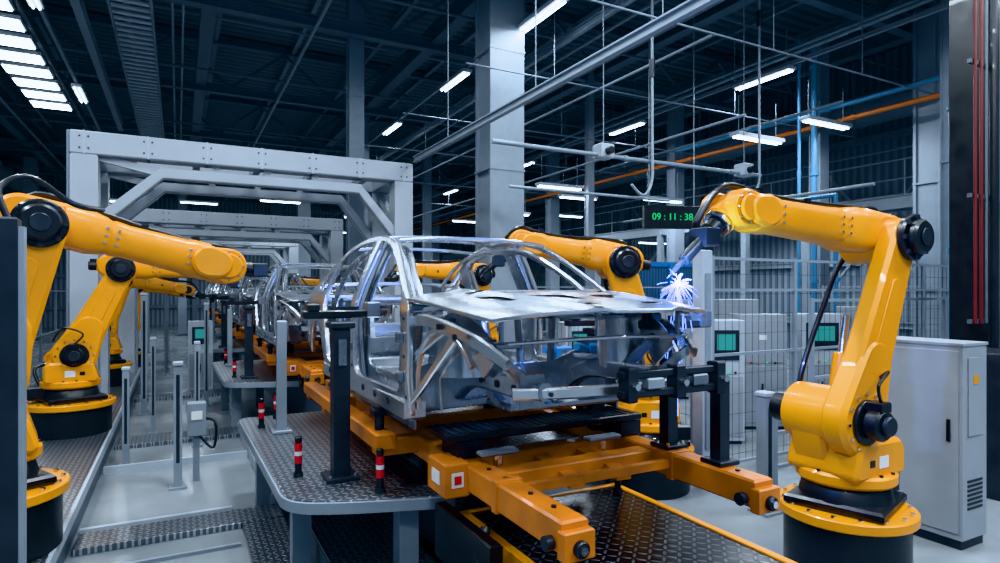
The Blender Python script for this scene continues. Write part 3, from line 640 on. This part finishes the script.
def post(x,y,z0,z1,arm=0,m=DRK,w=.12,name='fixture_post',head=True):
    b=B(); b.bb(-w/2,w/2,-w/2,w/2,z0,z1,m,.012); b.bb(-w,w,-w,w,z0,z0+.03,m,.005)
    for sx in (-1,1):
        for sy in (-1,1): b.cyl((sx*w*.75,sy*w*.75,z0+.03),(sx*w*.75,sy*w*.75,z0+.05),.012,CHR,n=6)
    if head:
        b.box((0,0,z1+.02),(w*1.5,w*1.5,.05),m,None,.01); b.box((arm,0,z1+.10),(.55,.09,.06),BLK,None,.01); b.box((arm-.2,0,z1+.15),(.08,.1,.06),BLK,None,.01); b.box((arm+.24,0,z1+.13),(.1,.12,.12),STD,None,.01)
        b.cyl((0,0,z1+.02),(0,0,z1+.1),.03,CHR,n=12); b.box((arm+.05,0,z1+.14),(.16,.06,.03),DRK)
        b.box((0,-w*.55,z1-.18),(.06,.04,.2),STD,None,.006)
    return b.obj(name,loc=(x,y,0))
post(1.07,4.57,.9,2.02,.0)
post(2.93,3.1,1.24,1.97,.05,w=.085)
post(.90,6.3,.9,2.0,0,GRY,.09,head=False)
post(3.45,4.6,0,1.9,-.05); post(3.45,7,0,1.9,-.05)
for k in (1,2,3):
    post(1.0,4.55+ST*k,.9,2.0,-.05); post(.85,6.4+ST*k,.9,1.95,0,GRY,.08,head=False)
for x,y,h,w_ in ((0.0,8.0,1.42,.09),(-.55,13,2.2,.1),(.25,10.0,1.5,.07),(-.35,11.2,1.5,.07),(-.6,9.3,1.25,.08),(.5,13.4,2,.08),(5.37,4.28,1.2,.12)):
    b=B(); b.bb(-w_/2,w_/2,-w_/2,w_/2,0,h,GRY,.01); b.bb(-w_,w_,-w_,w_,0,.025,GRY); b.bb(-w_*.6,w_*.6,-w_*.6,w_*.6,h,h+.05,LGR,.01); b.bb(-w_*.2,w_*.2,-w_*.53,-w_*.5,.3,h-.1,DRK)
    b.obj('light_curtain_post',loc=(x,y,0))
b=B(); b.bb(-.08,.12,-.08,.08,.55,.95,GRY,.01); b.box((.02,-.085,.8),(.12,.01,.1),LAB); b.tube(smooth([(.05,-.05,.55),(.2,-.1,.4),(.22,-.1,.7),(.1,-.02,.75)],6),.015,BLK); b.bb(-.02,.05,-.02,.05,0,.55,GRY)
b.obj('operator_button_box',loc=(.18,8.2,0))
def beacon(x,y,z):
    b=B(); b.cyl((0,0,0),(0,0,.03),.035,DRK,n=16); b.cyl((0,0,.03),(0,0,.10),.025,BLK,n=16); b.cyl((0,0,.10),(0,0,.16),.028,RED,n=16); b.cyl((0,0,.16),(0,0,.19),.029,LAB,n=16); b.cyl((0,0,.19),(0,0,.25),.028,RED,n=16); b.cyl((0,0,.25),(0,0,.30),.026,BLK,n=16,ch=.008)
    b.obj('signal_beacon',loc=(x,y,z))
for p in ((1.24,4.12,.9),(.80,4.75,.9),(.75,6.6,.9),(.95,7.0,.9),(.8,10.6,.9),(2.98,3.7,.75),(.8,12.6,.9)): beacon(*p)
# ---------------------------------------------------------------- left raised walkway and strips
b=B(); b.bb(-2.6,-.85,3.6,18,0,.28,MGR); b.bb(-2.6,-.86,3.6,18,.28,.30,DIA); b.bb(-.86,-.83,3.6,18,.2,.302,LGR); b.obj('raised_walkway')
b=B()
for y0,y1 in ((6.35,6.75),(10.3,10.9),(14.5,15.1)): b.bb(-.8,.94,y0,y1,0.0,.06,DIA,.004)
b.bb(.55,.94,3.0,6.35,0,.05,DIA,.004)
b.obj('floor_cable_cover')
b=B(); b.bb(-.82,.5,6.9,6.96,0,.04,LGR); b.bb(-.82,.84,9.0,9.05,0,.09,LGR); b.bb(.86,.94,6.8,14,0,.14,LGR); b.bb(-.82,.5,5.9,5.94,0,.03,GRY); b.obj('floor_guide_rail')
b=B(); b.bb(-.70,-.62,3.34,3.42,0,2.62,DRK,.01); b.bb(-.62,-.60,3.35,3.41,.1,2.58,GRY); b.bb(-.95,-.85,3.30,3.40,0,2.62,MGR,.01); b.bb(-.85,-.70,3.36,3.38,.3,2.5,DRK); b.bb(-.73,-.70,3.34,3.36,.1,2.6,LGR)
b.bb(-.80,-.52,3.26,3.50,0,.03,DRK)
b.tube(smooth([(-.66,3.4,2.6),(-.70,3.42,2.75),(-.6,3.5,2.82),(-.45,3.6,2.72),(-.35,3.8,2.72)],6),.014,BLK)
b.obj('safety_fence_post')
# ---------------------------------------------------------------- right cabinets
b=B(); x0,x1,y0,y1=6.09,6.5,2.82,3.71
b.bb(x0,x1,y0,y1,.08,1.82,CAB,.008); b.bb(x0+.02,x1-.02,y0+.02,y1-.02,0,.08,DRK); b.bb(x0-.01,x1+.01,y0-.01,y1+.01,1.80,1.83,CAB,.004)
b.bb(x0-.014,x0,y0+.03,y1-.03,.14,1.76,CAB,.004); b.bb(x0-.03,x0-.012,y0+.09,y0+.115,.95,1.15,BLK,.003)
b.bb(x0-.018,x0-.013,y1-.26,y1-.12,1.62,1.68,BLK); b.bb(x0-.018,x0-.013,y1-.12,y1-.07,1.55,1.6,YEL)
for z in (.3,1.6): b.cyl((x0-.02,y1-.05,z),(x0-.02,y1-.05,z+.08),.012,CHR,n=10)
for i in range(7): b.bb(x0+.08,x1-.08,y0-.006,y0+.002,.35+i*.04,.37+i*.04,DRK)
b.bb(x0+.08,x1-.08,y0-.012,y0,1.0,1.7,CAB,.004); b.box((x0+.2,y0-.014,1.5),(.08,.004,.08),YEL)
b.obj('electrical_cabinet')
def hmi(x,y,h=1.85,w=.55,yaw=0,scr=True):
    b=B(); b.bb(-w/2,w/2,-.2,.2,.05,h,LGR if scr else CAB,.01); b.bb(-w/2+.03,w/2-.03,-.17,.17,0,.05,DRK); b.bb(-w/2+.03,w/2-.03,-.212,-.2,.12,h*.55,CAB,.004)
    if scr:
        b.bb(-w/2+.08,w/2-.08,-.215,-.2,h*.68,h*.92,DRK); b.bb(-w/2+.14,w/2-.14,-.22,-.214,h*.76,h*.89,SCR)
    else:
        b.bb(-w/2+.06,w/2-.06,-.21,-.2,h*.58,h*.95,CAB,.003); b.box((0,-.213,h*.8),(.12,.004,.08),LAB)
    for i in range(4): b.cyl((-w/4+i*w/6,-.2,h*.58),(-w/4+i*w/6,-.225,h*.58),.015,(RED,YEL,LED,BLK)[i],n=10)
    b.bb(-.02,.0,-.235,-.21,h*.3,h*.4,BLK)
    o=b.obj('control_panel',loc=(x,y,0)); o.rotation_euler[2]=yaw; return o
hmi(7.3,6.6,yaw=-.5); hmi(6.05,8.6,1.75,.55,-.3); hmi(8.6,7.0,1.9,.8,-.5,False); hmi(9.7,6.7,1.9,.7,-.5); hmi(11.0,6.6,2.0,.9,-.5,False); hmi(9.2,9.8,2.1,.9,-.4,False); hmi(10.8,9.4,2.1,.9,-.4,False); hmi(-4.6,14,2.0,.9,.3,False); hmi(.45,15.4,1.6,.5,0); hmi(6.6,11.3,2.0,.6,-.3,False); hmi(8.4,11.4,2.0,.9,-.3,False)
def fence(p,q,h,posts,rails=(),name='safety_fence',mesh=True,m=GRY,pw=.05):
    b=B(); p=V((*p,0)); q=V((*q,0)); L=(q-p).length; t=(q-p)/L
    for i in range(posts+1):
        c=p+t*(L*i/posts); b.bb(c.x-pw/2,c.x+pw/2,c.y-pw/2,c.y+pw/2,0,h,m); b.bb(c.x-pw,c.x+pw,c.y-pw,c.y+pw,0,.02,m)
    for z in (h-.03,.15)+tuple(rails): b.beam(p+V((0,0,z)),q+V((0,0,z)),.035,.035,m)
    if mesh:
        n=int(L/.12)
        for i in range(n): c=p+t*(L*i/n); b.beam(c+V((0,0,.15)),c+V((0,0,h-.03)),.004,.004,DRK,up=(0,1,0))
        z=.25
        while z<h-.1: b.beam(p+V((0,0,z)),q+V((0,0,z)),.004,.004,DRK); z+=.25
    return b.obj(name)
fence((5.75,5.35),(11.9,5.35),2.72,4,(1.5,2.3))
fence((5.6,5.5),(5.6,9.5),2.1,3,(1.1,))
fence((5.5,4.28),(7.6,4.28),1.15,2,(.45,.8),'guard_railing',False,GRY,.06)
fence((7.0,4.9),(11.6,4.9),2.2,3,(1.2,),mesh=False)
fence((6.2,12.4),(12.8,12.4),2.4,5,(1.3,)); fence((13.0,6.2),(13.0,8.8),2.4,2,(1.2,)); fence((7.5,12.6),(7.5,20),2.2,5,(1.1,),mesh=False)
fence((-2.9,6),(-2.9,26),2.3,10,(1.2,)); fence((-.3,18.9),(-.3,24),2.2,4,(1.2,),mesh=False)
b=B(); b.bb(5.52,5.68,5.27,5.43,0,2.78,LGR,.012); b.bb(5.42,5.78,5.17,5.53,0,.03,LGR); b.bb(5.56,5.64,5.25,5.27,.4,2.5,GRY); b.obj('fence_corner_post')
b=B(); b.bb(10.9,13.5,12.9,13.1,.1,3.0,CORB); b.bb(10.8,13.6,12.85,13.15,2.95,3.08,BLU); 
for x in (10.85,12.2,13.5): b.bb(x-.06,x+.06,12.8,12.9,0,3.05,BLU)
b.obj('blue_partition')
b=B(); b.bb(-.62,.62,-.06,.06,-.24,.24,BLK,.01); b.tube([(-.5,0,.24),(-.5,0,4.4)],.012,GRY,6); b.tube([(.5,0,.24),(.5,0,4.4)],.012,GRY,6)
sg=b.obj('led_sign_board',loc=(9.25,9.7,3.84)); sg.rotation_euler[2]=-.35
cu=bpy.data.curves.new('led_digits','FONT'); cu.body='09 : 11 : 38'; cu.size=.2; cu.align_x='CENTER'; cu.align_y='CENTER'; cu.extrude=.003; cu.materials.append(LED)
t=bpy.data.objects.new('led_digits',cu); sc.collection.objects.link(t); t.parent=sg; t.location=(0,-.065,0); t.rotation_euler=(math.pi/2,0,0)
b=B()
for x,y,z in ((2.80,3.75,1.80),(2.95,4.1,1.66),(3.02,4.55,1.7)):
    b.bb(x-.04,x+.04,y-.04,y+.04,1.24,z,DRK,.008); b.box((x,y,z+.04),(.16,.12,.12),BLU,None,.015); b.cyl((x-.02,y,z+.04),(x-.2,y-.05,z+.08),.028,BLU,n=14); b.beam((x,y,z+.09),(x-.2,y,z+.14),.04,.04,STD)
b.obj('clamp_unit')
# front locating fixture carried by the right skid post
b=B()
for z in (1.86,1.76): b.bb(2.0,2.72,2.44,2.49,z-.02,z+.02,DRK,.006)
for x in (2.05,2.38,2.68): b.bb(x-.03,x+.03,2.42,2.50,1.72,1.90,DRK,.008); b.cyl((x,2.42,1.81),(x,2.38,1.81),.018,CHR,n=10)
b.box((2.21,2.45,1.81),(.11,.05,.06),GRY,None,.008); b.box((2.53,2.45,1.81),(.11,.05,.06),STD,None,.008)
b.beam((2.70,2.48,1.81),(2.93,2.66,1.72),.05,.08,DRK); b.bb(2.89,2.97,2.62,2.70,1.24,1.78,DRK,.008); b.bb(2.85,3.01,2.58,2.74,1.24,1.27,DRK,.004)
b.obj('bumper_fixture')
# sparks
tip=V((2.88,2.96,2.34))
b=B()
for i in range(170):
    a=random.uniform(0,2*math.pi); e=random.gauss(-.05,.8); sp=random.uniform(.3,1.0)
    v=V((math.cos(a)*math.cos(e),math.sin(a)*math.cos(e),math.sin(e)))*sp*1.6
    t0=random.uniform(0,.07); pts=[]
    t1=t0+random.uniform(.02,.06)
    if i%4==0: t0=random.uniform(.12,.36); t1=t0+.03; v*=.3
    for k in range(4):
        tt=t0+(t1-t0)*k/3; pts.append(tip+v*tt+V((0,0,-4.9*tt*tt)))
    b.tube(pts,random.uniform(.0005,.0011),SPK,5)
b.ball(tip,.018,SPH)
b.obj('welding_sparks')
l=bpy.data.lights.new('welding_arc','POINT'); l.energy=120; l.color=(.16,.36,1); l.shadow_soft_size=.03
o=bpy.data.objects.new('welding_arc',l); sc.collection.objects.link(o); o.location=tip+V((.0,-.05,.06))
try: sc.view_settings.view_transform='Khronos PBR Neutral'
except Exception: sc.view_settings.view_transform='AgX'
sc.view_settings.exposure=.0
